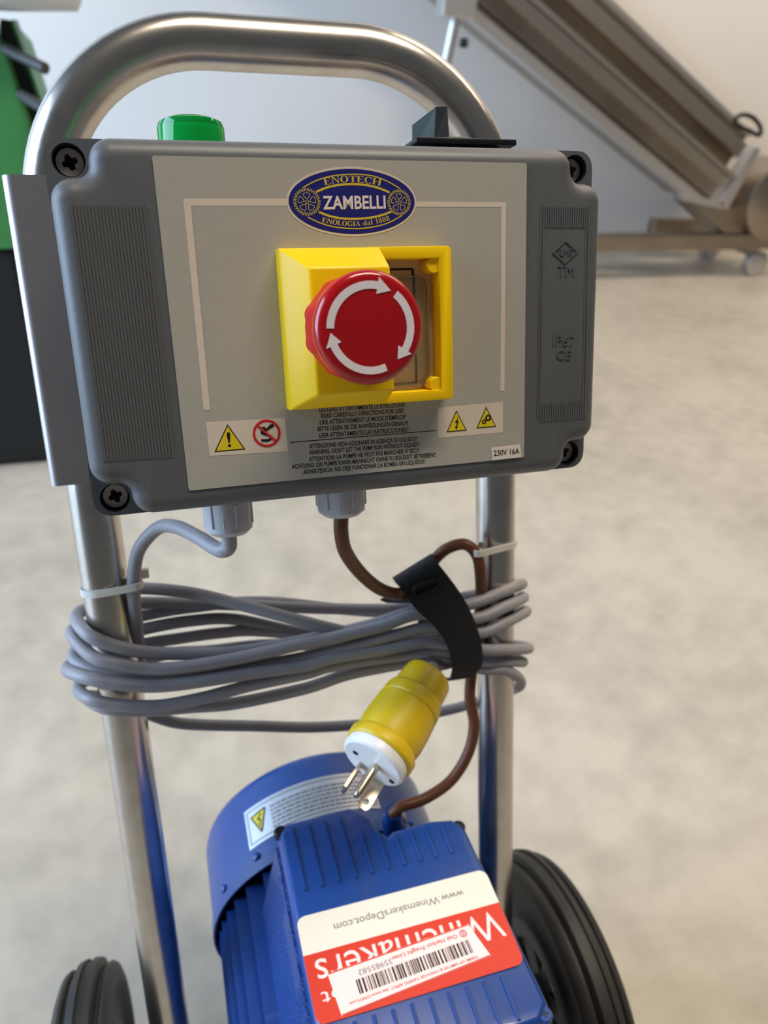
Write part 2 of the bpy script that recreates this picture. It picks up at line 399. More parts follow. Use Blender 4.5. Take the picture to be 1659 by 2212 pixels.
for sx, sy in ((-1,1),(-1,-1),(1,1),(1,-1)):
    cxn = (x0+7.4) if sx < 0 else (x1-7.4); cyn = (y1-6.2) if sy > 0 else (y0+6.2)
    ox0, ox1 = (x0-1.2, x0+27) if sx < 0 else (x1-27, x1+1.2); oy0, oy1 = (y0-1.2, y0+27) if sy < 0 else (y1-27, y1+1.2)
    out = star(cxn, cyn, rrect(ox0, oy0, ox1, oy1, 7), 48); hole = circ(cxn, cyn, 5.9, 48)
    eb.ring(out, hole, PANEL, -32, ZT); screws.append((cxn, cyn))
eb.build('box_base', 'enclosure_dark', bx, 35)
for cxn, cyn in screws:
    B().lathe([(0,5.88),(10.5,5.88),(10.5,5.6),(.2,5.6),(.1,.2)], (cxn,cyn,ZT-11), (0,0,1), 32).build('screw_recess', 'recess_black', bx, 40)
    cr = []
    a_, b_ = 2.9, .85
    cr = [(a_,-b_),(a_,b_),(b_*1.5,b_*1.5),(b_,a_),(-b_,a_),(-b_*1.5,b_*1.5),(-a_,b_),(-a_,-b_),(-b_*1.5,-b_*1.5),(-b_,-a_),(b_,-a_),(b_*1.5,-b_*1.5)]
    th = math.radians(20); cr = [(cxn+p[0]*math.cos(th)-p[1]*math.sin(th), cyn+p[0]*math.sin(th)+p[1]*math.cos(th)) for p in cr]
    sc = B().ring(circ(cxn, cyn, 4.9, 48), star(cxn, cyn, cr, 48), PANEL, ZT-11, ZT-4).build('corner_screw', 'screw_metal', bx, 30, label='dark cross-head corner screw')
    B().prism(circ(cxn, cyn, 4, 20), PANEL, ZT-10.8, ZT-9).build('cross_recess', 'recess_black', sc)
# moulded ribs
rb = B()
def rib(p, q, wd=1.0, h=.38): rb.ribbon([p, q], wd, PANEL, FZ-.3, FZ+h)
for i in range(22):
    t = i/21; a = L(153+(310-153)*t, 443+2*t); b2 = L(228+(374-228)*t, 997-9*t); rib(a, b2, .62, .32)
ribs_l = rb.build('grip_ribs', 'enclosure_grey', lid, kind='stuff'); rb = B()
for i in range(18):
    t = i/17; rib(L(1181+(1264-1181)*t, 446+t*2), L(1180+(1263-1180)*t, 491+t*1), .6, .32)
    rib(L(1169+(1255-1169)*t, 872-t*5), L(1168+(1254-1168)*t, 912-t*7), .6, .32)
for ua, ub in ((1170,1162),(1175,1167),(1268,1259),(1273,1264)): rib(L(ua,444), L(ub,905), .55, .32)
rb.build('grip_ribs', 'enclosure_grey', lid, kind='stuff')
dc = Vector(L(1222,544)); dx, dy = 6.0, 4.6
B().ribbon([(dc.x-dx,dc.y),(dc.x,dc.y+dy),(dc.x+dx,dc.y),(dc.x,dc.y-dy)], .55, PANEL, FZ-.3, FZ+.45, True).build('embossed_diamond', 'enclosure_grey', lid)
for tx, a, b2, h in (('ILME',(dc.x-3.3,dc.y),(dc.x+3.3,dc.y),3.0),('TM',L(1206,584),L(1241,584),4.6),('IP67',L(1195,734),L(1244,736),4.6),('CE',L(1203,765),L(1234,766),4.4)):
    em = B(); text_between(em, tx, a, b2, h, PANEL, FZ-.3, FZ+.42); em.build('embossed_mark', 'enclosure_grey', lid)
# ---- label plate
lb = B().prism(rrect(0,0,150,124.6,.8,2), PANEL, FZ-.2, .0).build('label_plate', 'label_silver', bx, label='silver grey printed front label')
G = .08
fr_ = B()
lw = 2.5
tl, tr_, bl_, br_ = L(404,437), L(1092,442), L(447,886), L(1085,845)
fr_.ribbon([bl_, tl, L(640,437)], lw, PANEL, 0, G); fr_.build('border_line', 'print_cream', lb); fr_ = B(); fr_.ribbon([L(890,441), (tr_[0]-.8, tr_[1]), (L(1085,845)[0], br_[1])], 2.0, PANEL, 0, G)
fr_.build('border_line', 'print_cream', lb)
for a, b2, c, d in (((445,912),(616,903),(622,975),(453,985)), ((945,881),(1086,868),(1086,934),(947,946))):
    shape('symbol_patch', 'print_cream', lb, [L(*a), L(*d), L(*c), L(*b2)], G)
def tri(name, cen, wdt, hgt, draw):
    c = Vector(L(*cen)); o = shape(name, 'print_black', lb, [(c.x-wdt/2,c.y-hgt/2),(c.x+wdt/2,c.y-hgt/2),(c.x,c.y+hgt/2)], G*2)
    i_ = inset([(c.x-wdt/2,c.y-hgt/2),(c.x+wdt/2,c.y-hgt/2),(c.x,c.y+hgt/2)], .42)
    shape('yellow_field', 'sign_yellow', o, i_, G*3); bb = B(); draw(bb, c+Vector((0,-hgt*.1))); bb.build('symbol', 'print_black', o)
def excl(b, c):
    b.prism([(c.x-.3,c.y-1.0),(c.x+.3,c.y-1.0),(c.x+.75,c.y+2.6),(c.x+.4,c.y+3.2),(c.x-.4,c.y+3.2),(c.x-.75,c.y+2.6)], PANEL, 0, G*4); b.prism(circ(c.x, c.y-2.2, .62, 12), PANEL, 0, G*4)
def bolt(b, c): b.prism([(c.x+.9,c.y+2.8),(c.x-.9,c.y+.1),(c.x+.1,c.y+.2),(c.x-.3,c.y-1.7),(c.x-.9,c.y-1.5),(c.x-.1,c.y-3.0),(c.x+.6,c.y-1.4),(c.x+.2,c.y-1.5),(c.x+1.0,c.y+.9),(c.x+.2,c.y+.8)], PANEL, 0, G*4)
def gearpoly(cx, cy, r0, r1, n_, asp=1): 
    o = []
    for k in range(n_):
        for q, rr in ((0, r0),(.22, r1),(.5, r1),(.72, r0)):
            a = 2*math.pi*(k+q)/n_; o.append((cx+rr*math.cos(a), cy+rr*asp*math.sin(a)))
    return o
def gears(b, c):
    for dx_, dy_, r in ((.9,.6,1.6),(-1.1,-1.0,1.15)):
        o = gearpoly(c.x+dx_, c.y+dy_, r*.78, r, 9); i_ = circ(c.x+dx_, c.y+dy_, r*.42, 36); b.ring(o, i_, PANEL, 0, G*4)
tri('warning_triangle', (494,945), 12.4, 10.8, excl)
tri('voltage_triangle', (986,909), 9.6, 9.4, bolt)
tri('gear_triangle', (1050,901), 9.6, 9.4, gears)
pc = Vector(L(576,936)); pr_ = B().ring(circ(pc.x,pc.y,5.7,40), circ(pc.x,pc.y,4.7,40), PANEL, 0, G*3)
pr_.ribbon([(pc.x-3.7,pc.y+3.7),(pc.x+3.7,pc.y-3.7)], .9, PANEL, 0, G*4); po = pr_.build('prohibition_ring', 'sign_red', lb)
hb = B(); hb.ribbon([tuple(p)[:2] for p in spline([(pc.x+1.9,pc.y+2.6,0),(pc.x-.2,pc.y+1.4,0),(pc.x-1.8,pc.y+.9,0),(pc.x-1.6,pc.y+.1,0),(pc.x+.8,pc.y-.9,0),(pc.x+1.7,pc.y-2.0,0),(pc.x+.2,pc.y-2.9,0),(pc.x-2.4,pc.y-2.6,0)], 5)], 1.0, PANEL, 0, G*3.4)
hb.ribbon([(pc.x+1.4,pc.y+2.5),(pc.x+3.0,pc.y+3.3)], 1.3, PANEL, 0, G*3.4); hb.ribbon([(pc.x-1.9,pc.y+1.9),(pc.x-.4,pc.y+2.0)], 1.5, PANEL, 0, G*3.4); hb.build('hose_symbol', 'print_black', po)
Z4 = lambda x, y: L(400+x/2.183, 860+y/2.183)
for body, a, b2, h in (("LEGGERE ATTENTAMENTE LE ISTRUZIONI!!",(633,55),(1037,30),2.0),("READ CAREFULLY DIRECTIONS FOR USE!!",(640,83),(1033,58),2.0),("LIRE ATTENTIVEMENT LE MODE D'EMPLOI!!",(635,114),(1040,88),2.0),("BITTE LESEN SIE DIE ANWEISUNGEN GENAU!!",(625,145),(1050,117),2.0),("LEER ATTENTAMENTE LAS INSTRUCCIONES!!",(632,176),(1052,147),2.0),
        ("ATTENZIONE: NON AZIONARE IN ASSENZA DI LIQUIDO!!",(585,227),(1095,190),2.0),("WARNING: DON'T LET THE PUMP RUN WITHOUT LIQUID!!",(583,256),(1100,217),2.0),("ATTENTION: LA POMPE NE PEUT PAS MARCHER A' SEC!!",(583,288),(1100,245),2.0),("ACHTUNG: DIE PUMPE KANN MANNICHT OHNE FLUSSIGKEIT BETRIEBEN!!",(502,323),(1180,266),2.0),("ADVERTENCIA: NO DEJE FUNCIONAR LA BOMBA SIN LIQUIDO!!",(556,348),(1130,297),2.0)):
    bb = B(); text_between(bb, body, Z4(*a), Z4(*b2), h, PANEL, 0, G, .008); bb.build('printed_line', 'print_black', lb)
B().ribbon([Z4(493,209), Z4(1182,153)], .32, PANEL, 0, G).build('divider_line', 'print_black', lb)
q = [L(1061,968), L(1063,994), L(1125,987), L(1123,961)]
rl = shape('rating_label', 'print_white', lb, q, .35, label='small white voltage rating sticker')
bb = B(); text_between(bb, '230V 16A', L(1066,978.5), L(1121,973.5), 2.7, PANEL, .3, .42, .01); bb.build('rating_text', 'print_black', rl)
# ---- oval logo; coordinates measured in units of the oval's half axes
lc = Vector(L(762.5,436)); LA = (L(903,440)[0]-L(622,432)[0])/2; LB = (L(762,361)[1]-L(762,511)[1])/2
shape('logo_oval', 'print_cream', lb, circ(lc.x, lc.y, LA, 72, LB), G*1.5)
lg = shape('logo_field', 'print_blue', lb, circ(lc.x, lc.y, LA*.968, 72, LB*.936), G*2.2, label='blue oval maker logo with two gears')
sA, sB = LA/545, LB/305
def Q(x, y): return (lc.x+(x-763)*sA, lc.y-(y-440-(x-763)*.014)*sB)   # sheet coordinates of the logo drawing
def arcq(pts, wd): return B().ribbon([tuple(p)[:2] for p in spline([Vector((*Q(*p), 0)) for p in pts], 8)], wd, PANEL, 0, G*3)
for k, (pts, wd) in enumerate(([((355,316),(470,254),(600,216),(765,201),(930,214),(1060,262),(1168,328))], 2.6*sA*5.2/2.6) if 0 else x for x in (([(355,316),(470,254),(600,216),(765,201),(930,214),(1060,262),(1168,328)], 9*sA), ([(462,352),(560,312),(660,292),(765,286),(880,295),(980,320),(1075,360)], 17*sA), ([(475,526),(560,562),(660,585),(780,591),(900,583),(1000,562),(1085,531)], 17*sA), ([(380,568),(480,622),(600,660),(760,678),(900,670),(1050,634),(1175,568)], 9*sA))):
    arcq(pts, wd).build('logo_arc', 'print_yellow', lg)
bb = B(); vs, fs = text_mesh('ZAMBELLI', .022); xa = min(p.x for p in vs); xb = max(p.x for p in vs)
flat(bb, [Vector(Q(512+(p.x-xa)/(xb-xa)*526, 442-(p.y/CAP-.5)*118)) for p in vs], fs, PANEL, 0, G*3); bb.build('logo_name', 'print_white', lg)
# serif capitals drawn from bars and bowls: unit height
def gl(ch):
    T, t, s_ = .2, .07, .06
    R = lambda x0, y0, x1, y1: [(x0,y0),(x1,y0),(x1,y1),(x0,y1)]
    stem = lambda x, w=T: [R(x,0,x+w,1), R(x-s_,0,x+w+s_,s_), R(x-s_,1-s_,x+w+s_,1)]
    def bowl(cx, cy, rx, ry, a0=0, a1=360, n=18, T_=T, t_=t):
        out = []
        for i in range(n):
            q = []
            for j, kx, ky in ((i,0,0),(i+1,0,0),(i+1,T_,t_),(i,T_,t_)):
                a = math.radians(a0+(a1-a0)*j/n); q.append((cx+(rx-kx)*math.cos(a), cy+(ry-ky)*math.sin(a)))
            out.append(q)
        return out
    if ch == 'E': return stem(.06)+[R(.2,1-s_,.66,1),R(.6,.78,.66,1),R(.2,.47,.5,.54),R(.46,.4,.5,.62),R(.2,0,.7,s_),R(.64,0,.7,.24)], .78
    if ch == 'N': return stem(.1,t)+stem(.7,t)+[[(.1,1),(.7,0),(.77,0),(.77,.06),(.3,1)]], .92
    if ch == 'O': return bowl(.45,.5,.43,.52), .95
    if ch == 'T': return [R(.3,0,.5,1),R(.22,0,.58,s_),R(.02,.93,.78,1),R(.02,.76,.07,1),R(.73,.76,.78,1)], .85
    if ch == 'C': return bowl(.45,.5,.43,.52,42,318)+[R(.7,.68,.77,1)], .88
    if ch == 'G': return bowl(.45,.5,.43,.52,42,340)+[R(.7,.68,.77,1),R(.66,.05,.82,.42),R(.56,.38,.88,.43)], .98
    if ch == 'H': return stem(.06)+stem(.66)+[R(.2,.47,.7,.54)], 1.0
    if ch == 'L': return stem(.06)+[R(.2,0,.66,s_),R(.6,0,.66,.26)], .74
    if ch == 'I': return stem(.08), .42
    if ch == 'A': return [[(.06,0),(.13,0),(.44,.98),(.38,1)],[(.36,1),(.46,1),(.84,0),(.62,0)],R(.22,.3,.62,.36),R(0,0,.22,s_),R(.54,0,.92,s_)], .94
    if ch == 'd': return bowl(.3,.32,.28,.34,T_=.15)+[R(.46,0,.62,1),R(.38,.95,.62,1),R(.46,0,.7,.06)], .74
    if ch == 'a': return bowl(.26,.2,.24,.22,T_=.14)+[R(.38,0,.54,.55),R(.14,.58,.5,.66),R(.38,0,.6,.06)], .66
    if ch == 'l': return [R(.1,0,.26,1),R(.02,0,.34,.06),R(.02,.94,.26,1)], .42
    if ch == '1': return [R(.2,0,.38,1),R(.08,0,.5,s_),[(.2,1),(.2,.88),(.06,.84),(.06,.9)]], .6
    if ch == '8': return bowl(.32,.26,.28,.28,T_=.15)+bowl(.32,.75,.24,.26,T_=.13), .66
    return [], .42
def arched(txt, x0_, x1_, base, h):   # base(x) gives the baseline height in sheet coordinates
    polys = []; x = 0
    for ch in txt:
        g, adv = gl(ch); polys += [[(x+p[0], p[1]) for p in q] for q in g]; x += adv
    bb = B()
    for q in polys:
        o = []
        for px, py in q:
            X = x0_+(x1_-x0_)*px/x; s2 = (base(X+1)-base(X-1))/2; k = 1/math.sqrt(1+s2*s2)
            o.append(Q(X + py*h*s2*k, base(X) - py*h*k))
        bb.prism(o, PANEL, 0, G*3)
    return bb
arched('ENOTECH', 536, 1006, lambda x: 271+((x-765)/240)**2*29+(x-765)*.012, 58).build('logo_word', 'print_yellow', lg)
arched('ENOLOGIA dal 1888', 494, 1074, lambda x: 655-((x-770)/300)**2*48-(x-770)*.0, 44).build('logo_word', 'print_yellow', lg)
for gx, gy, ra, rb_ in ((383,438,108,117),(1155,450,99,114)):
    bb = B(); c = Q(gx, gy); w_ = 4.2*sA
    gp = gearpoly(0,0,.82,1,28)
    bb.ribbon([(c[0]+p[0]*ra*sA, c[1]+p[1]*rb_*sB) for p in gp], w_, PANEL, 0, G*3, True)
    for k in range(5):
        a = math.radians(90+72*k); o = []
        for aa, rr in ((-.12,.22),(-.45,.55),(-.36,.66),(0,.69),(.36,.66),(.45,.55),(.12,.22)):
            o.append((c[0]+math.cos(a+aa)*rr*ra*sA, c[1]+math.sin(a+aa)*rr*rb_*sB))
        bb.ribbon(o, w_, PANEL, 0, G*3, True)
    bb.ribbon([(c[0]+p[0]*ra*sA, c[1]+p[1]*rb_*sB) for p in circ(0,0,.12,14)], w_, PANEL, 0, G*3, True)
    bb.build('logo_gear', 'print_yellow', lg)
# ---- emergency stop
hx0, hx1, hy0, hy1 = 42.2, 111.7, 30.3, 91.5
PX, HT, HR = 82.6, 20, 10           # plateau's right edge, plateau height, rim height
hs = B()
def slopebox():
    bm = bmesh.new()
    c0 = [(hx0,hy0,-.2),(PX,hy0,-.2),(PX,hy1,-.2),(hx0,hy1,-.2)]; c1 = [(hx0,hy0,HR-1),(PX-1,hy0,HR),(PX-1,hy1,HR),(hx0,hy1,HR-1)]
    c2 = [(51.4,36.6,HT),(PX,36.6,HT),(PX,83.4,HT),(51.4,83.4,HT)]
    A = [bm.verts.new(Vector(p)) for p in c0+c1+c2]
    F = lambda *i: bm.faces.new([A[k] for k in i])
    F(0,4,7,3); F(4,8,11,7); F(8,9,10,11); F(3,7,6,2); F(7,11,10,6); F(0,1,5,4); F(4,5,9,8); F(1,2,6,10,9,5); F(0,3,2,1)
    bmesh.ops.recalc_face_normals(bm, faces=bm.faces[:])
    bmesh.ops.bevel(bm, geom=[e for e in bm.edges if all(v.co.z > 1 for v in e.verts)], offset=.9, segments=3, profile=.5, affect='EDGES')
    return bm
hs.bm(slopebox())
t_ = 5.4                            # right half: low open frame, one U-shaped rim
orim = [(PX-6,hy1),(PX-6,hy1-4.6),(hx1-t_,hy1-4.6),(hx1-t_,hy0+4.2),(PX-6,hy0+4.2),(PX-6,hy0),(hx1-1.6,hy0),(hx1-.5,hy0+.5),(hx1,hy0+1.6),(hx1,hy1-1.6),(hx1-.5,hy1-.5),(hx1-1.6,hy1)]
hs.prism(orim, PANEL, -.2, HR, .5)
house = hs.build('button_housing', 'housing_yellow', bx, 40, label='bright yellow emergency stop housing')
for yy in (hy1-7.2, hy0+6.4):
    B().lathe([(0,3.2),(HR-1.6,3.2),(HR-1.2,2.8),(HR-1.2,.2)], (hx1-7.0,yy,0), (0,0,1), 20).build('screw_post', 'housing_yellow', house, 40)
B().rbox((PX-8,hy0+3,-.1),(hx1-4,hy1-3,1.0)).build('window_back', 'window_film', house, label='beige switch window seen in the open half')
B().rbox((97.6,37.5,.9),(98.5,83.5,1.3)).build('black_edge', 'print_black', house)
B().ribbon([(PX-6,83.5),(98,83.5)], .8, PANEL, .9, 1.25).build('black_edge', 'print_black', house)
B().ribbon([(PX-6,37.5),(98,37.5)], .6, PANEL, .9, 1.25).build('black_edge', 'print_black', house)
cv = B().prism(rrect(PX-10,36.5,103.2,80.5,4.5), PANEL, 1.4, 3.4, .9).build('clear_cover', 'window_clear', house, 40)
rim = rrect(PX-10,36.2,103.6,80.8,4.6); B().ring(rim, inset(rim, 1.3), PANEL, 1.3, 4.0).build('cover_rim', 'window_clear', house, 40)
KC = Vector((64.9, 61.3, 0)); KZ1, KR = 52.0, 19.3
def lobes(a, i): return 1
kb = B().lathe([(18,13),(25,13.5),(26,15),(27,15)], KC, (0,0,1), 48).build('button_collar', 'button_side_red', bx, 40)
def scal(a, i):
    if i in (2, 3, 4): return 1+.05*max(0, math.cos(9*a+.2))
    return 1
kb = B().lathe([(43.5,16),(44.3,18.6),(45.2,19.1),(47,KR),(49.5,KR),(51,KR-.7),(51.8,KR-1.9),(52,KR-3.2),(51.9,0.3)], KC, (0,0,1), 96).build('emergency_button', 'button_red', bx, 50, label='glossy red mushroom push button')
B().lathe([(24,12),(24.5,16.8),(26,17.9),(33,18.1),(40,18.3),(44.4,18.5),(44.6,12)], KC, (0,0,1), 96, rmod=scal, up=(1,0,0)).build('button_skirt', 'button_side_red', kb, 50)
def arrow(a0, a1, hd):              # clockwise from a0 to a1 (degrees)
    r0, r1 = 13.1, 15.4
    def pt(r, a): return (KC.x+r*math.cos(math.radians(a)), KC.y+r*math.sin(math.radians(a)))
    n = 18; st = a1+hd; bbq = B(); rm_ = (r0+r1)/2; ra_, rb2 = rm_-1.3, rm_+1.3
    arc_ = lambda r, b: [pt(r, a0+(st-a0)*i/n) for i in (range(n+1) if b else range(n, -1, -1))]
    head = [pt(rb2+1.5, st), pt(rm_, a1), pt(ra_-1.5, st)]
    bbq.prism(arc_(rb2, True)+head+arc_(ra_, False), PANEL, 51.7, 52.2)
    return bbq.build('turn_arrow', 'arrow_white', kb)
arrow(178, 58, 20); arrow(50, -50, 17); arrow(-70, -176, 17)
# ---- top and bottom fittings
gc = (18.3, 131, -55)
gl_ = B().lathe([(-2,13),(3,13),(4,14.2),(15,14.2),(17.2,13.4),(18.2,11.5),(18.6,.4)], (18.3,131.2,-55), (0,1,0), 48).build('indicator_lamp', 'lamp_green', bx, 40, label='green glossy indicator lamp on the top of the box')
B().lathe([(1,11),(14,11.4),(15.2,10),(15.4,.3)], (18.3,131.2,-55), (0,1,0), 32).build('lamp_lens', 'lamp_core', gl_, 40)
sw = B().rbox((113.5,138.6,-80),(162.5,141.4,-34),.8).rbox((122,129,-74),(157,139,-40),1).build('switch_plate', 'black_plastic', bx, 30, label='square black base of the rotary switch')
lq = [P(938,298,-40), P(971,298,-40), P(925,298,-74), P(889,300,-74)]; tq = [P(941,231,-42), P(966,230,-43), P(915,262,-74), P(890,262,-74)]
for p in lq: p.y = 141
ymx = tq[0].y
for p in tq[2:]: p.y = ymx
lv = B().add(lq+tq, [(3,2,1,0),(4,5,6,7),(0,1,5,4),(1,2,6,5),(2,3,7,6),(3,0,4,7)])
lv.build('switch_lever', 'switch_plastic', bx, label='dark upright lever of the rotary switch')
B().lathe([(0,19),(1,19),(1.6,18),(1.7,.5)], (136,141.2,-57), (0,1,0), 40).build('switch_dial', 'black_plastic', sw, 40)
for gx, gd, rr in ((18.2, 0, 12.2), (75.2, 3, 13.0)):
    hexm = lambda a, i: (1-.05*abs(math.sin(3*a)) if i in (2,3,4) else 1)
    g_ = B().lathe([(-2,10),(9+gd*-1,10),(9.2-gd,rr),(14-gd,rr),(22-gd,rr*.985),(24-gd,rr*.93),(26.4-gd,rr*.72),(26.8-gd,4.2)], (gx,-8.5,-55), (0,-1,0), 48, rmod=hexm).build('cable_gland', 'gland_grey', bx, 25, label='pale grey cable gland under the box')
    rbb = B()
    for k in range(12):
        a = 2*math.pi*(k+.5)/12; d = Vector((math.cos(a),0,math.sin(a))); c = Vector((gx,-8.5-16+gd,-55))+d*rr*.955
        rbb.rbox((c.x-.5,c.y-5.5,c.z-.5),(c.x+.5,c.y+6,c.z+.5),.2,1)
    rbb.build('gland_ribs', 'gland_grey', g_, kind='stuff')

# ================================================================ CABLES
pc_ = thing('power_cord', 'grey power cord coiled around the posts with a yellow plug', 'power cord', (75,-130,-140))
RG = 3.9
ex = [P(494,1150,-55), P(494,1182,-57), P(472,1187,-62), P(429,1161,-80), P(380,1138,-102), P(341,1141,-118), P(302,1184,-126), P(290,1235,-128), P(289,1290,-130), P(295,1350,-135), P(299,1410,-140), P(300,1440,-148)]
B().tube(spline([P(494,1120,-55)]+ex, 8), RG, 14).build('cable_lead', 'cable_grey', pc_, 60)
def loop(front, right, back, left):
    pts = [P(*p) for p in left+front+right+back]
    B().tube(spline(pts, 8, True), RG, 12, closed=True).build('cable_loop', 'cable_grey', pc_, 60)
FZ_ = -121
loop([(195,1374,-124),(250,1396,FZ_),(315,1409,FZ_),(400,1412,FZ_-1),(510,1408,FZ_-2),(650,1385,-124),(800,1350,-123),(905,1318,-121)], [(1008,1307,-121),(1076,1283,-123),(1118,1264,-132),(1127,1262,-146),(1100,1272,-160)], [(1000,1290,-162),(890,1313,-162),(721,1315,-162),(500,1306,-160),(315,1302,-160)], [(240,1312,-162),(180,1318,-156),(166,1340,-142)])
loop([(201,1419,-122),(250,1434,-117),(315,1444,-116),(367,1444,-115),(445,1434,-115),(543,1416,-116),(660,1389,-117),(721,1377,-117),(822,1354,-117),(907,1327,-117)], [(1022,1337,-117),(1093,1310,-120),(1126,1294,-134),(1128,1290,-147),(1095,1300,-162)], [(1000,1305,-165),(822,1322,-166),(575,1300,-166),(413,1312,-164),(315,1328,-163)], [(240,1345,-163),(170,1355,-156),(157,1374,-140)])
loop([(200,1448,-130),(260,1462,-124),(340,1466,-123),(450,1456,-122),(560,1438,-120),(654,1421,-120),(755,1398,-119),(856,1371,-118),(937,1354,-117)], [(1035,1367,-117),(1093,1344,-120),(1132,1324,-134),(1133,1320,-147),(1100,1330,-162)], [(1000,1350,-164),(820,1385,-166),(660,1368,-166),(510,1338,-164),(413,1341,-163),(315,1358,-162)], [(240,1380,-163),(172,1400,-156),(162,1425,-144)])
loop([(185,1464,-120),(250,1477,-114),(315,1482,-113),(367,1480,-113),(445,1470,-113),(543,1454,-114),(660,1438,-115),(721,1421,-116),(822,1405,-116),(924,1388,-116)], [(1039,1403,-116),(1093,1403,-118),(1136,1402,-132),(1138,1398,-147),(1100,1392,-162)], [(1000,1380,-164),(820,1390,-166),(575,1364,-164),(478,1367,-163),(380,1380,-162),(312,1391,-161)], [(240,1410,-163),(165,1430,-156),(145,1447,-140)])
loop([(195,1510,-122),(250,1523,-117),(315,1526,-116),(367,1522,-116),(445,1506,-116),(543,1480,-117),(660,1455,-118),(721,1438,-119),(856,1418,-119),(958,1406,-119)], [(1032,1428,-120),(1093,1428,-123),(1126,1430,-136),(1126,1428,-148),(1095,1420,-162)], [(1000,1408,-165),(820,1402,-168),(600,1392,-166),(450,1406,-164),(367,1412,-163)], [(260,1440,-163),(185,1470,-156),(170,1490,-142)])
loop([(230,1530,-128),(320,1534,-126),(413,1527,-124),(510,1519,-123),(660,1487,-123),(755,1456,-122),(890,1430,-122),(958,1420,-122)], [(1042,1445,-122),(1085,1446,-122),(1118,1462,-133),(1124,1480,-145),(1100,1492,-160)], [(1008,1523,-165),(957,1536,-166),(850,1558,-167),(755,1567,-167),(660,1571,-166),(543,1568,-165),(445,1566,-163),(380,1561,-161),(328,1545,-158)], [(270,1520,-160),(215,1505,-160),(190,1508,-145)])
B().tube(spline([P(240,1275,-163),P(312,1271,-154),(P(413,1281,-140)),P(510,1304,-132),P(608,1330,-126),P(688,1351,-124),P(760,1368,-124),P(850,1390,-125),P(950,1400,-126),P(1030,1412,-128)], 8), RG, 12).build('cable_lead', 'cable_grey', pc_, 60)
# plug
PS = 1.12; PF = CAMC+ray(803,1651)*372*PS; PB = CAMC+ray(924,1462)*410*PS; ax = (PB-PF).normalized(); PL = (PB-PF).length/PS; sc_ = lambda pr: [(t*PS, r*PS) for t, r in pr]
flatm = lambda a, i: (1-.06*max(0, math.cos(4*a))**2 if i >= 14 else 1)
body = B().lathe(sc_([(6,14),(6,18.0),(7.2,19.0),(11,19.1),(12.5,18.3),(13.5,17.2),(15,17.6),(20,18.2),(28,18.0),(36,17.4),(37,16.6),(38,17.2),(43,16.8),(45,16.2),(46,15.2),(52,14.8),(PL-2,14.3),(PL,13.2),(PL+.4,2)]), PF, ax, 48, rmod=flatm).build('plug_body', 'plug_yellow', pc_, 30, label='yellow rubber plug body')
fr2 = None
e1 = (Vector(RC[0])-ax*Vector(RC[0]).dot(ax)).normalized(); e2 = ax.cross(e1)
B().lathe(sc_([(8,15.6),(7,17.3),(2,17.8),(.8,17.3),(0,16.1),(0,.3)]), PF, ax, 44).build('plug_face', 'plug_white', body, 30, label='white plastic plug face')
def onface(u, v):
    d = ray(u, v); k = (PF-CAMC).dot(ax)/d.dot(ax); return CAMC+d*k
toR = (onface(900,1700)-onface(720,1590)).normalized(); toN = ax.cross(toR).normalized()
def prong(root, wa, wb, ln, dirA, hole=False):
    wa, wb, ln = wa*PS, wb*PS, ln*PS
    dB = ax.cross(dirA).normalized(); fr3 = (root, dirA, -ax, dB)
    o = [(-wa,-3),(wa,-3),(wa,ln-wa*.6),(wa*.6,ln),(-wa*.6,ln),(-wa,ln-wa*.6)]
    if hole:
        b_ = B().ring(star(0, ln-4.6, o, 32), circ(0, ln-4.6, 1.9, 32), fr3, -wb, wb)
    else: b_ = B().prism(o, fr3, -wb, wb)
    return b_.build('prong', 'brass', body)
prong(onface(779,1652), 3.1, .75, 17, toN); prong(onface(819,1688), 3.2, .75, 17, toR, True)
B().tube([onface(812,1654)+ax*3, onface(812,1654)-ax*18, onface(812,1654)-ax*21], [2.8,2.8,1.7], 14).build('prong', 'brass', body, 40)
for u, v in ((768,1626),(846,1688)):
    c = onface(u, v); B().lathe([(0,1.8),(-.25,1.8),(-.25,.2)], c, ax, 14).build('face_screw', 'black_plastic', body)
B().tube(spline([PB-ax*6, PB+ax*4, P(936,1440,-113), P(955,1436,-122), P(990,1428,-126), P(1035,1424,-126)], 6), RG, 12).build('cable_lead', 'cable_grey', pc_, 60)
# brown motor lead
br = thing('motor_cable', 'brown cable running from the box gland to the blue motor', 'cable', (75,-120,-100))
bp = [P(738,1100,-55),P(737,1150,-56),P(748,1195,-62),P(783,1242,-80),P(825,1274,-98),P(868,1282,-117),P(905,1258,-128),P(938,1210,-134),P(968,1184,-132),P(1005,1176,-128),P(1030,1200,-124),P(1038,1245,-122),P(1038,1300,-128),P(1030,1380,-132),P(1019,1450,-130),P(1015,1510,-128),P(1024,1565,-124),P(1012,1625,-121),P(975,1685,-119),P(920,1724,-117),P(868,1742,-116),P(846,1760,-117)]
B().tube(spline(bp, 8), 3.9, 14).build('cable_sheath', 'cable_brown', br, 60)
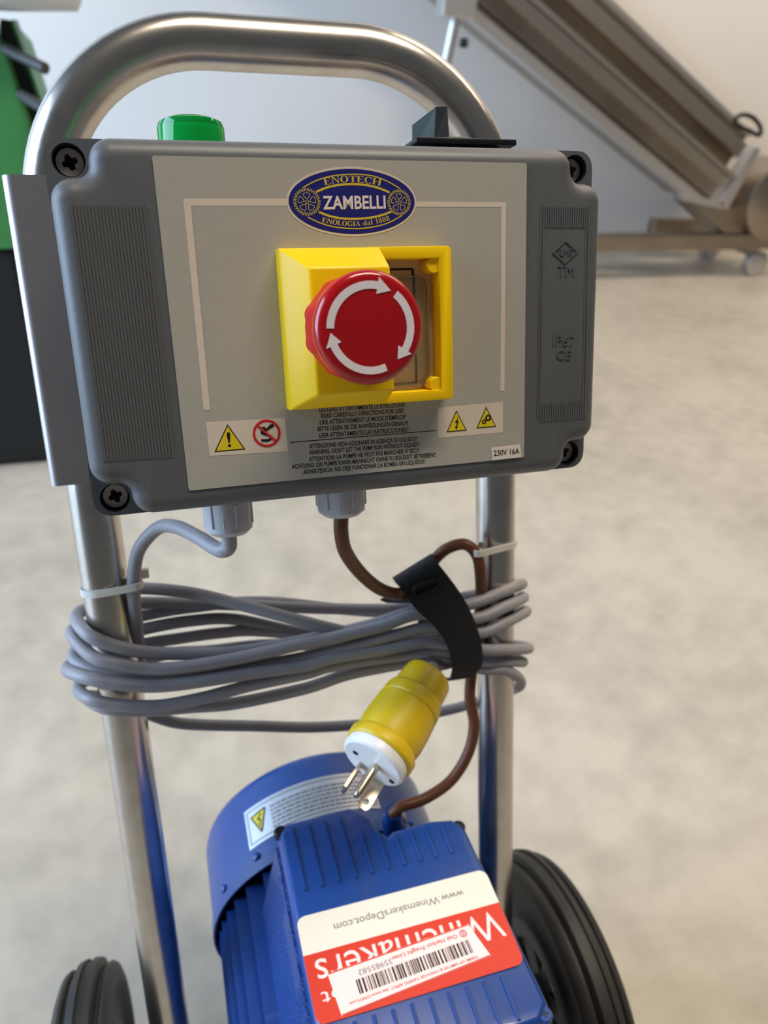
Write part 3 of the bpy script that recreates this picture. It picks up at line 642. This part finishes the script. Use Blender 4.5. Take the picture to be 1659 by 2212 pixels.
# strap
st = thing('cable_strap', 'black hook-and-loop strap bundling the grey cord at the right post', 'strap', (120,-110,-120))
LE = [(856,1256,-114),(878,1290,-108),(904,1322,-106),(935,1350,-105),(962,1388,-105),(975,1426,-107),(974,1455,-114),(960,1466,-124),(888,1440,-140),(880,1400,-172),(905,1340,-174),(880,1290,-170),(852,1256,-142)]
RE = [(936,1206,-114),(966,1243,-108),(994,1282,-106),(1017,1324,-105),(1034,1372,-105),(1041,1414,-107),(1034,1442,-116),(1000,1462,-128),(955,1458,-144),(960,1390,-172),(960,1320,-174),(945,1260,-170),(936,1206,-142)]
a_ = spline([P(*p) for p in LE], 5, True); b_ = spline([P(*p) for p in RE], 5, True); N = len(a_)
cen = sum(a_+b_, Vector())/(2*N); vs = []; fs = []
for i in range(N):
    t = ((a_[(i+1) % N]-a_[i-1]).normalized()); nn = t.cross((b_[i]-a_[i])).normalized()
    if nn.dot((a_[i]+b_[i])/2-cen) < 0: nn = -nn
    vs += [a_[i], b_[i], b_[i]+nn*1.6, a_[i]+nn*1.6]
for i in range(N):
    j = (i+1) % N
    for k in range(4): fs.append((4*i+k, 4*i+(k+1) % 4, 4*j+(k+1) % 4, 4*j+k))
B().add(vs, fs).build('strap_band', 'strap_black', st, 40)
sp = [P(u, v, -105.0) for u, v in ((893,1278),(897,1268),(920,1258),(946,1253),(950,1259),(946,1268),(920,1279),(900,1287))]
B().tube(spline(sp, 4, True), .9, 8, closed=True).build('slot_ring', 'strap_black', st, 60)
vs = [P(822,1294,-128),P(865,1270,-118),P(890,1300,-110),P(838,1300,-126)]
B().add(vs+[p+Vector((0,-1.5,-1.5)) for p in vs], [(0,1,2,3),(7,6,5,4),(0,4,5,1),(1,5,6,2),(2,6,7,3),(3,7,4,0)]).build('strap_end', 'strap_black', st)
# zip ties
def tie(name, label, path, group, head):
    t = thing(name, label, 'cable tie', tuple(path[0]), True, group); pts = spline(path, 6, True); N = len(pts); cen = sum(pts, Vector())/N; vs = []; fs = []
    for i in range(N):
        tn = (pts[(i+1) % N]-pts[i-1]).normalized(); upv = Vector((0,1,0)); upv = (upv-tn*upv.dot(tn)).normalized(); nn = tn.cross(upv).normalized()
        if nn.dot(pts[i]-cen) < 0: nn = -nn
        vs += [pts[i]-upv*2.1, pts[i]+upv*2.1, pts[i]+upv*2.1+nn*1.0, pts[i]-upv*2.1+nn*1.0]
    for i in range(N):
        j = (i+1) % N
        for k in range(4): fs.append((4*i+k, 4*i+(k+1) % 4, 4*j+(k+1) % 4, 4*j+k))
    B().add(vs, fs).build('tie_band', 'tie_white', t, 40)
    h = Vector(head); B().rbox(h-Vector((2.6,2.8,2.2)), h+Vector((2.6,2.8,2.2)), .6).build('tie_head', 'tie_white', t)
def hull(xp, r, xc, zc, rc, ymid, tilt, side):   # loop around the post (xp, ZP) and a cable at (xc, zc); side = +1 cable on the right
    o = []
    angs = range(90, 271, 30) if side > 0 else list(range(-90, 91, 30))
    for a in angs: o.append((xp+(r+.3)*math.cos(math.radians(a)), ZP+(r+.3)*math.sin(math.radians(a))))
    angs = range(-90, 91, 45) if side > 0 else range(90, 271, 45)
    for a in angs: o.append((xc+(rc+.3)*math.cos(math.radians(a)), zc+(rc+.3)*math.sin(math.radians(a))))
    return [Vector((p[0], ymid+(p[0]-xp)*tilt, p[1])) for p in o]
yl = P(235,1280,-126).y; pcl = P(290,1262,-129)
tie('cable_tie', 'white cable tie holding the grey cord to the left post', hull(XL, RT, pcl.x, -128.5, RG, yl, .10, 1), 'white cable ties on the posts', (pcl.x+RG+2, yl+5, -138))
yr = P(1070,1186,-126).y; pcr = P(1032,1190,-125)
tie('cable_tie', 'white cable tie holding the brown cable to the right post', hull(XR, RT, pcr.x, -124.5, RG, yr, -.02, -1), 'white cable ties on the posts', (XR+4, yr, -155))

# ================================================================ MOTOR (world frame)
MX, MZ = 80.0, 226.0
mo = thing('electric_motor', 'blue finned electric motor lying on the trolley base', 'electric motor', (MX,-60,136), False)
FLAT = (Vector((0,0,0)), Vector((1,0,0)), Vector((0,1,0)), Vector((0,0,1)))
cw = B().lathe([(48,93.6),(48,95.2),(56,95.2),(57,94.2),(118,94.2),(124,92.5),(129,87),(131,78),(131,10),(129,10),(128.6,77),(122,90),(56,92.4)], (MX,0,MZ), (0,1,0), 96, closed=True).build('fan_cowl', 'cowl_blue', mo, 35, label='rounded blue fan cowl')
B().lathe([(126,9),(133,10),(133,60),(131.5,78),(127,78)], (MX,0,MZ), (0,1,0), 48, closed=True).build('cowl_grille', 'cowl_blue', cw, 35)
for aa in (152, 128, 50): 
    d = Vector((math.cos(math.radians(aa)),0,math.sin(math.radians(aa)))); B().lathe([(0,3.2),(2.0,3.0),(2.6,2),(2.6,.2)], Vector((MX,60,MZ))+d*94, d, 16).build('cowl_rivet', 'cowl_blue', cw, 40)
B().lathe([(-160,20),(-160,74),(-150,77),(45,77),(60,70),(60,10)], (MX,0,MZ), (0,1,0), 72).build('motor_body', 'motor_blue', mo, 30)
for sx in (-1, 1):
    for k in range(13):
        dz = 72-12*k; xo = math.sqrt(max(0, 91**2-dz*dz)); xi = math.sqrt(max(0, 74**2-dz*dz)) if abs(dz) < 74 else 20
        za, zc = MZ+dz-1.3, MZ+dz+1.3
        vs = [(MX+sx*x_, y, z) for y in (-150, 47) for x_, z in ((xi-4, za-.6), (xo, za+.3), (xo, zc-.3), (xi-4, zc+.6))]
        B().add(vs, [(0,1,2,3),(7,6,5,4),(0,4,5,1),(1,5,6,2),(2,6,7,3),(3,7,4,0)]).build('fin', 'motor_blue', mo)
B().lathe([(-180,12),(-180,60),(-172,88),(-152,90),(-150,80)], (MX,0,MZ), (0,1,0), 60).build('front_shield', 'motor_blue', mo, 30)
B().lathe([(-330,4),(-330,40),(-326,46),(-250,46),(-240,30),(-180,30),(-180,4)], (MX,0,MZ), (0,1,0), 48).build('pump_head', 'steel', mo, 30)
for sx in (-1, 1):
    B().rbox((MX+sx*62-16,-140,136),(MX+sx*62+16,30,146),2).rbox((MX+sx*62-5,-140,144),(MX+sx*62+5,30,186),2).build('foot', 'motor_blue', mo)
# terminal box
LZ = 370
lidp = [(40,34),(34.5,27),(34.3,-106),(42,-117.5),(150,-117.5),(158,-110),(154,2),(148,9.5),(134,12),(107,11),(103,8),(98,14),(96,24),(84,35.5)]
lidp = [lidp[i] for i in range(len(lidp))]
tb = B()
def loft(polys_z):
    n = len(polys_z[0][0]); vs = []; fs = []
    for poly, z in polys_z: vs += [(p[0], p[1], z) for p in poly]
    for i in range(len(polys_z)-1):
        for k in range(n): fs.append((i*n+k, i*n+(k+1) % n, (i+1)*n+(k+1) % n, (i+1)*n+k))
    fs += [tuple(range(n-1,-1,-1)), tuple((len(polys_z)-1)*n+k for k in range(n))]
    return B().add(vs, fs)
low = [(p[0]-(14 if p[0] < 90 else -3), p[1]) for p in lidp]
mid = [(p[0]-(2.5 if p[0] < 90 else -2), p[1]) for p in lidp]
loft([(low, 286), (mid, 354)]).build('terminal_box', 'motor_blue_rough', mo, label='rough blue terminal box wall')
tl_ = loft([(inset(lidp, -.8), 354.5), (inset(lidp, -.8), 364), (inset(lidp, 0), 367.5), (inset(lidp, 1.4), 369.4), (inset(lidp, 3.2), LZ)]).build('terminal_lid', 'motor_blue', mo, 45, label='blue ribbed terminal box lid')
for i in range(10):
    xx = 43.4+i*10.6; yb = 30 if xx < 84 else (8 if xx > 100 else 14)
    for ya, yb_ in ((-16, yb), (-115, -90)):
        B().add([(xx-1.3,ya,LZ-1),(xx+1.6,ya,LZ-1),(xx+1.6,yb_,LZ-1),(xx-1.3,yb_,LZ-1),(xx-.9,ya+1.5,LZ+.9),(xx+.7,ya+1.5,LZ+.9),(xx+.7,yb_-1.5,LZ+.9),(xx-.9,yb_-1.5,LZ+.9)], [(3,2,1,0),(4,5,6,7),(0,1,5,4),(1,2,6,5),(2,3,7,6),(3,0,4,7)]).build('ridge', 'motor_blue', tl_)
for sx_, sy_ in ((36,30),(151,4),(154,-114),(38,-112)):
    o = B().lathe([(-6,4.6),(-2.5,4.6),(-1.2,3.6),(-1.2,.3)], (sx_,sy_,LZ), (0,0,1), 20).build('lid_screw', 'motor_blue' if sy_ < 0 else 'black_plastic', tl_, 40)
    B().ribbon([(sx_-2,sy_),(sx_+2,sy_)], 1, FLAT, LZ-1.5, LZ-1.0).ribbon([(sx_,sy_-2),(sx_,sy_+2)], 1, FLAT, LZ-1.5, LZ-1.05).build('cross_slot', 'print_black', tl_)
gp = c2w(P(846,1764,-117)); B().lathe([(0,6),(8,6.4),(12,9),(30,9)], gp+Vector((2,2,2)), Vector((.15,.1,-1)), 20).build('cable_entry', 'motor_blue', mo, 40)
# large sticker on the lid (upside down to the viewer)
SZ = LZ+.95
sk = B().prism(rrect(34.6,-88.5,154.6,-30.2,5,4), FLAT, SZ-.3, SZ).build('shop_sticker', 'sticker_white', mo, label='white and red shop sticker on the motor')
redp = [p for p in rrect(34.6,-88.5,154.6,-30.2,5,4) if p[1] < -52] + [(154.6,-52.3)]
redp = [(154.6,-52.3),(34.6,-52.3)] + [p for p in rrect(34.6,-88.5,154.6,-30.2,5,4) if p[1] < -60]
B().prism(redp, FLAT, SZ-.1, SZ+.06).build('red_band', 'sticker_red', sk)
def utext(body, xr, xl, y, h, name, mt, par, z=SZ+.06, bold=0, dy=0):   # rotated half a turn: starts on the right
    b_ = B(); text_between(b_, body, (xr, y), (xl, y+dy), h, FLAT, z, z+.06, bold); return b_.build(name, mt, par)
utext('www.WinemakersDepot.com', 136, 55, -41.5, 4.6, 'web_address', 'print_grey', sk, SZ)
utext('Winemakers', 151, 39.8, -64.4, 16.5, 'shop_name', 'sticker_pink', sk)
utext('Depot', 78, 39.8, -77.0, 7.5, 'shop_name', 'sticker_pink', sk)
fa, fb, fc, fd = (45.6,-64.7), (131.2,-59.6), (137.2,-80.0), (48.2,-87.5)
fs_ = B().prism([fa, fd, fc, fb], FLAT, SZ-.1, SZ+.35).build('freight_sticker', 'sticker_pink', mo, label='small barcode freight sticker on the shop sticker')
FO = Vector((fb[0], fb[1])); FX = (Vector(fa)-Vector(fb)).normalized(); FY = Vector((-FX.y, FX.x))
if FY.y > 0: FY = FY
def FP(a, b): q = FO+FX*a+Vector((FX.y, -FX.x))*-b; return (q.x, q.y)
sgn = -1 if (FO+Vector((-FX.y, FX.x))*5).y > FO.y else 1
def FP(a, b): q = FO+FX*a+Vector((-FX.y, FX.x))*b*sgn; return (q.x, q.y)
z_ = SZ+.35
for q0, q1, o_ in ((fb, fa, -.45), (fc, fd, .45)):
    B().ribbon([(q0[0]-.3, q0[1]+o_), (q1[0]+.3, q1[1]+o_)], .8, FLAT, z_-.1, z_+.04).build('red_edge', 'sticker_red', fs_)
def ftext(body, a0, a1, b, h, mt, bold=0):
    bb = B(); text_between(bb, body, FP(a0,b), FP(a1,b), h, FLAT, z_, z_+.05, bold); bb.build('sticker_text', mt, fs_)
ftext('Oak Harbor Freight Lines', 9, 49, 4.4, 2.3, 'print_crimson', .012)
ftext('35985582', 49.5, 69.5, 5.4, 3.1, 'print_grey')
ftext('TERMS OF NMF100 & OAKH100 TARIFFS APPLY. See www.OAKH.com', 2.5, 79, 18.6, 1.6, 'print_crimson', .012)
bb = B(); bb.ring([FP(5+2.2*math.cos(2*math.pi*i/20), 4.2+2.2*math.sin(2*math.pi*i/20)) for i in range(20)], [FP(5+1.7*math.cos(2*math.pi*i/20), 4.2+1.7*math.sin(2*math.pi*i/20)) for i in range(20)], FLAT, z_, z_+.05)
for k in range(3): bb.ribbon([FP(3.9+k*.9,5.6), FP(4.4+k*.7,2.8)], .4, FLAT, z_, z_+.05)
bb.build('sticker_emblem', 'print_crimson', fs_)
bb = B(); xx = 4.0; rnd = random.Random(3)
while xx < 72:
    w_ = rnd.choice((.42,.42,.8,1.15)); bb.ribbon([FP(xx+w_/2, 8.2), FP(xx+w_/2, 15.8)], w_, FLAT, z_, z_+.05); xx += w_+rnd.choice((.42,.42,.8,1.1))
bb.build('barcode', 'print_black', fs_)
# curved warning sticker on the cowl
def cyl(a, y, r): a = math.radians(a); return Vector((MX+r*math.cos(a), y, MZ+r*math.sin(a)))
def band(a0, a1, y0_, y1_, r, n=24):
    b_ = B(); vs = []; fs = []
    for i in range(n+1):
        a = a0+(a1-a0)*i/n; vs += [cyl(a,y0_,94.0), cyl(a,y1_,94.0), cyl(a,y1_,r), cyl(a,y0_,r)]
    for i in range(n):
        for k in range(4): fs.append((4*i+k, 4*i+(k+1) % 4, 4*i+4+(k+1) % 4, 4*i+4+k))
    fs += [(0,1,2,3), tuple(4*n+k for k in (3,2,1,0))]
    return b_.add(vs, fs)
ws = band(131, 66, 68, 101, 94.5).build('warning_sticker', 'foil_silver', cw, 40, label='silver curved warning label')
bb = B()
def cyl_strip(pts, wd):
    for (a, y), (a2, y2) in zip(pts, pts[1:]):
        n_ = max(1, int(abs(a2-a)/3))
        for i in range(n_):
            p = [(a+(a2-a)*t, y+(y2-y)*t) for t in (i/n_, (i+1)/n_)]
            dv = Vector(((p[1][0]-p[0][0])*1.64, p[1][1]-p[0][1])); nn = Vector((-dv.y, dv.x)).normalized()*wd/2
            qs = [(p[0][0]+nn.x/1.64, p[0][1]+nn.y),(p[1][0]+nn.x/1.64, p[1][1]+nn.y),(p[1][0]-nn.x/1.64, p[1][1]-nn.y),(p[0][0]-nn.x/1.64, p[0][1]-nn.y)]
            bb.add([cyl(*q, 94.4) for q in qs]+[cyl(*q, 94.62) for q in qs], [(3,2,1,0),(4,5,6,7),(0,1,5,4),(1,2,6,5),(2,3,7,6),(3,0,4,7)])
cyl_strip([(129.5,71),(67.5,71),(67.5,98),(129.5,98),(129.5,71)], .9); bb.build('sticker_frame', 'print_grey', ws); bb = B()
rnd = random.Random(5)
for y in (92, 88.5, 85, 81.5, 78, 74.5):
    a = 117
    while a > 72:
        ln = rnd.uniform(.8, 3.2); cyl_strip([(a,y),(a-ln,y)], 1.5); a -= ln+.5
bb.build('sticker_print', 'print_grey', ws, kind='stuff')
tpts = [(127.5,92),(119.5,94),(123.0,76)]
b_ = B(); b_.add([cyl(*q, 94.5) for q in tpts]+[cyl(*q, 94.75) for q in tpts], [(2,1,0),(3,4,5),(0,1,4,3),(1,2,5,4),(2,0,3,5)]); b_.build('yellow_triangle', 'sign_yellow', ws)
bb = B(); cyl_strip([(127.5,92),(119.5,94),(123.0,76),(127.5,92)], 1.0); 
bb.v = [p+(p-Vector((MX,p.y,MZ))).normalized()*.2 for p in bb.v]; cyl_strip([(122,91),(124.2,87.5)], 1.2); cyl_strip([(124.2,87.5),(122.6,86.5)], 1.2); cyl_strip([(122.6,86.5),(123.6,81)], 1.0)
bb.v = [p+(p-Vector((MX,p.y,MZ))).normalized()*.2 for p in bb.v]; bb.build('triangle_mark', 'print_black', ws)

# ================================================================ BACKGROUND: inclined conveyor
YN, YF = 2620, 2960                # near and far side panels
cvr = thing('elevator_conveyor', 'inclined stainless steel conveyor standing against the wall', 'conveyor', (2300,2790,0), False)
def cline(u0, v0, u1, v1, Y): return W(u0, v0, Y=Y), W(u1, v1, Y=Y)
# direction of the incline taken from the lower edge of the near side panel
a0, a1 = cline(1027,49, 1477,419, YN); D = (a1-a0); D.y = 0; D.normalize(); NV = Vector((-D.z*-1, 0, D.x)); NV = Vector((-D.z, 0, D.x))
if NV.z < 0: NV = -NV
LEN0, LEN1 = -900, (a1-a0).length+150
lfar = (W(1588,249,Y=YF)-a0).dot(D)+120
def slab(lo, hi, ya, yb, l0=LEN0, l1=LEN1, bev=0):   # lo/hi = heights above the near lower edge, square to the incline
    o = B(); q = []
    for y in (ya, yb):
        for h in (lo, hi):
            for l_ in (l0, l1): p = a0+D*l_+NV*h; q.append(Vector((p.x, y, p.z)))
    return o.add(q, [(0,1,3,2),(4,6,7,5),(0,4,5,1),(2,3,7,6),(0,2,6,4),(1,5,7,3)])
def hgt(u, v, Y): p = W(u, v, Y=Y); return (p-a0).dot(NV)
h1, h2, h3 = hgt(1321,254,YN), hgt(1321,200,YN), hgt(1321,147,YN)
hA, hB = hgt(1321,96,YF), hgt(1321,8,YF)
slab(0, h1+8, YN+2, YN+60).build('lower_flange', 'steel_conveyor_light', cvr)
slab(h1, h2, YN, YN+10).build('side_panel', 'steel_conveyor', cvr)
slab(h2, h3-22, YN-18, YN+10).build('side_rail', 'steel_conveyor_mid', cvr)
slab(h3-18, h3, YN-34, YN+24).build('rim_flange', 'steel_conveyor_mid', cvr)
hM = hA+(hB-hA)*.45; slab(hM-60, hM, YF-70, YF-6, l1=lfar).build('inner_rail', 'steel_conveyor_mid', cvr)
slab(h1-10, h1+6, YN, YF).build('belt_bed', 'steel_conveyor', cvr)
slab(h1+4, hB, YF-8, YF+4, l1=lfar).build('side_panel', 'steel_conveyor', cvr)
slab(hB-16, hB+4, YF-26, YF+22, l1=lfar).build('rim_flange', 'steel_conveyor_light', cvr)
# lower end: plate, gearmotor drum and base frame
def quadplate(pts, Y, th): 
    q = [W(u, v, Y=Y) for u, v in pts]; n = len(q); return B().add(q+[p+Vector((0,th,0)) for p in q], [tuple(range(n)), tuple(range(2*n-1, n-1, -1))]+[(k, (k+1) % n, n+(k+1) % n, n+k) for k in range(n)])
quadplate([(1472,418),(1560,436),(1566,452),(1476,434)], YN-34, 40).build('end_plate', 'steel_conveyor_light', cvr)
quadplate([(1556,440),(1632,318),(1644,322),(1572,452)], YN-34, 60).build('end_plate', 'steel_conveyor_light', cvr)
dc_ = W(1668,432,Y=YN-20); B().lathe([(-60,30),(-60,150),(-50,165),(160,165),(170,150),(170,30)], dc_, (0,1,0), 48).build('drive_drum', 'steel_conveyor', cvr, 35)
B().lathe([(-66,.5),(-66,34),(-60,36)], W(1652,440,Y=YN-80)+Vector((0,66,0)), (0,1,0), 24).build('round_badge', 'sign_red', cvr)
quadplate([(1500,440),(1600,450),(1640,560),(1560,500)], YN-10, 160).build('hopper_wall', 'steel_conveyor', cvr)
B().tube(spline([W(u,v,Y=YN) for u,v in ((1586,262),(1602,248),(1626,254),(1642,274),(1640,292),(1618,282),(1598,274))], 6, True), 9, 10, closed=True).build('lift_handle', 'machine_black', cvr, 60)
rz = W(1450,522,Y=YN); B().rbox((900,YN-30,rz.z-34),(2800,YN+40,rz.z+34),6).build('base_rail', 'steel_conveyor', cvr)
B().rbox((2350,YF-30,rz.z-34),(2800,YF+30,rz.z+34),6).build('base_rail', 'steel_conveyor', cvr)
for xx in (1000, 2720):
    for yy in ((YN, YF-10) if xx > 2000 else (YN,)): B().lathe([(-24,8),(-24,50),(-20,56),(20,56),(24,50),(24,8)], (xx,yy,56), (0,1,0), 28).build('caster', 'steel_conveyor_light', cvr, 35)
su, sd = W(985,30,Y=YN), W(962,140,Y=YN); dS = (sd-su).normalized(); tEnd = su+dS*((su.z-rz.z)/-dS.z)
B().tube([su, tEnd], 20, 14).build('support_strut', 'steel_conveyor_light', cvr, 60)
pb = W(982,6,Y=YN); B().rbox((pb.x-55,YN-40,pb.z-45),(pb.x+70,YN+40,pb.z+90),6).build('strut_bracket', 'steel_conveyor_light', cvr)
kn = W(993,92,Y=YN-24); B().lathe([(0,14),(24,16),(30,9),(30,.5)], kn, (1,-.4,0), 14).build('clamp_knob', 'machine_black', cvr, 40)

# ================================================================ BACKGROUND: green machine
gm = thing('green_machine', 'green machine with black base behind the left post', 'machine', (-420,1400,0), False)
YG = 1290
def gplate(pts, Y, th): return quadplate(pts, Y, th)
gplate([(-420,-60),(-30,60),(0,92),(58,262),(100,420),(112,532),(-420,560)], YG, 520).build('green_body', 'machine_green', gm)
zb = W(0,532,Y=YG).z
B().rbox((-900,YG+10,0),(-238,YG+500,zb+6),20).build('black_base', 'machine_black', gm)
gplate([(0,40),(22,44),(112,300),(90,310),(40,215),(0,110)], YG+60, 60).build('black_arm', 'machine_black', gm)
gplate([(22,44),(28,42),(118,296),(112,300)], YG+55, 70).build('green_edge', 'machine_green', gm)
B().tube([W(-30,86,Y=YG+40), W(98,148,Y=YG-60)], 9, 14).build('grey_rod', 'machine_grey', gm, 60)
B().tube([W(20,190,Y=YG+40), W(96,236,Y=YG-60)], 9, 14).build('grey_rod', 'machine_grey', gm, 60)
tc_ = W(-10,12,Y=YG+60); B().lathe([(-6,60),(0,150),(14,158),(26,158),(30,150),(30,5)], tc_+Vector((-20,0,0)), (0,0,1), 48).build('round_tray', 'machine_white', gm, 40)
B().lathe([(22,156),(22,162),(44,162),(46,150),(46,4)], tc_+Vector((-20,0,0)), (0,0,1), 48).build('green_rim', 'machine_green', gm, 40)
B().tube([tc_+Vector((-60,0,0)), Vector((tc_.x-60, tc_.y, zb))], 40, 16).build('black_column', 'machine_black', gm, 60)
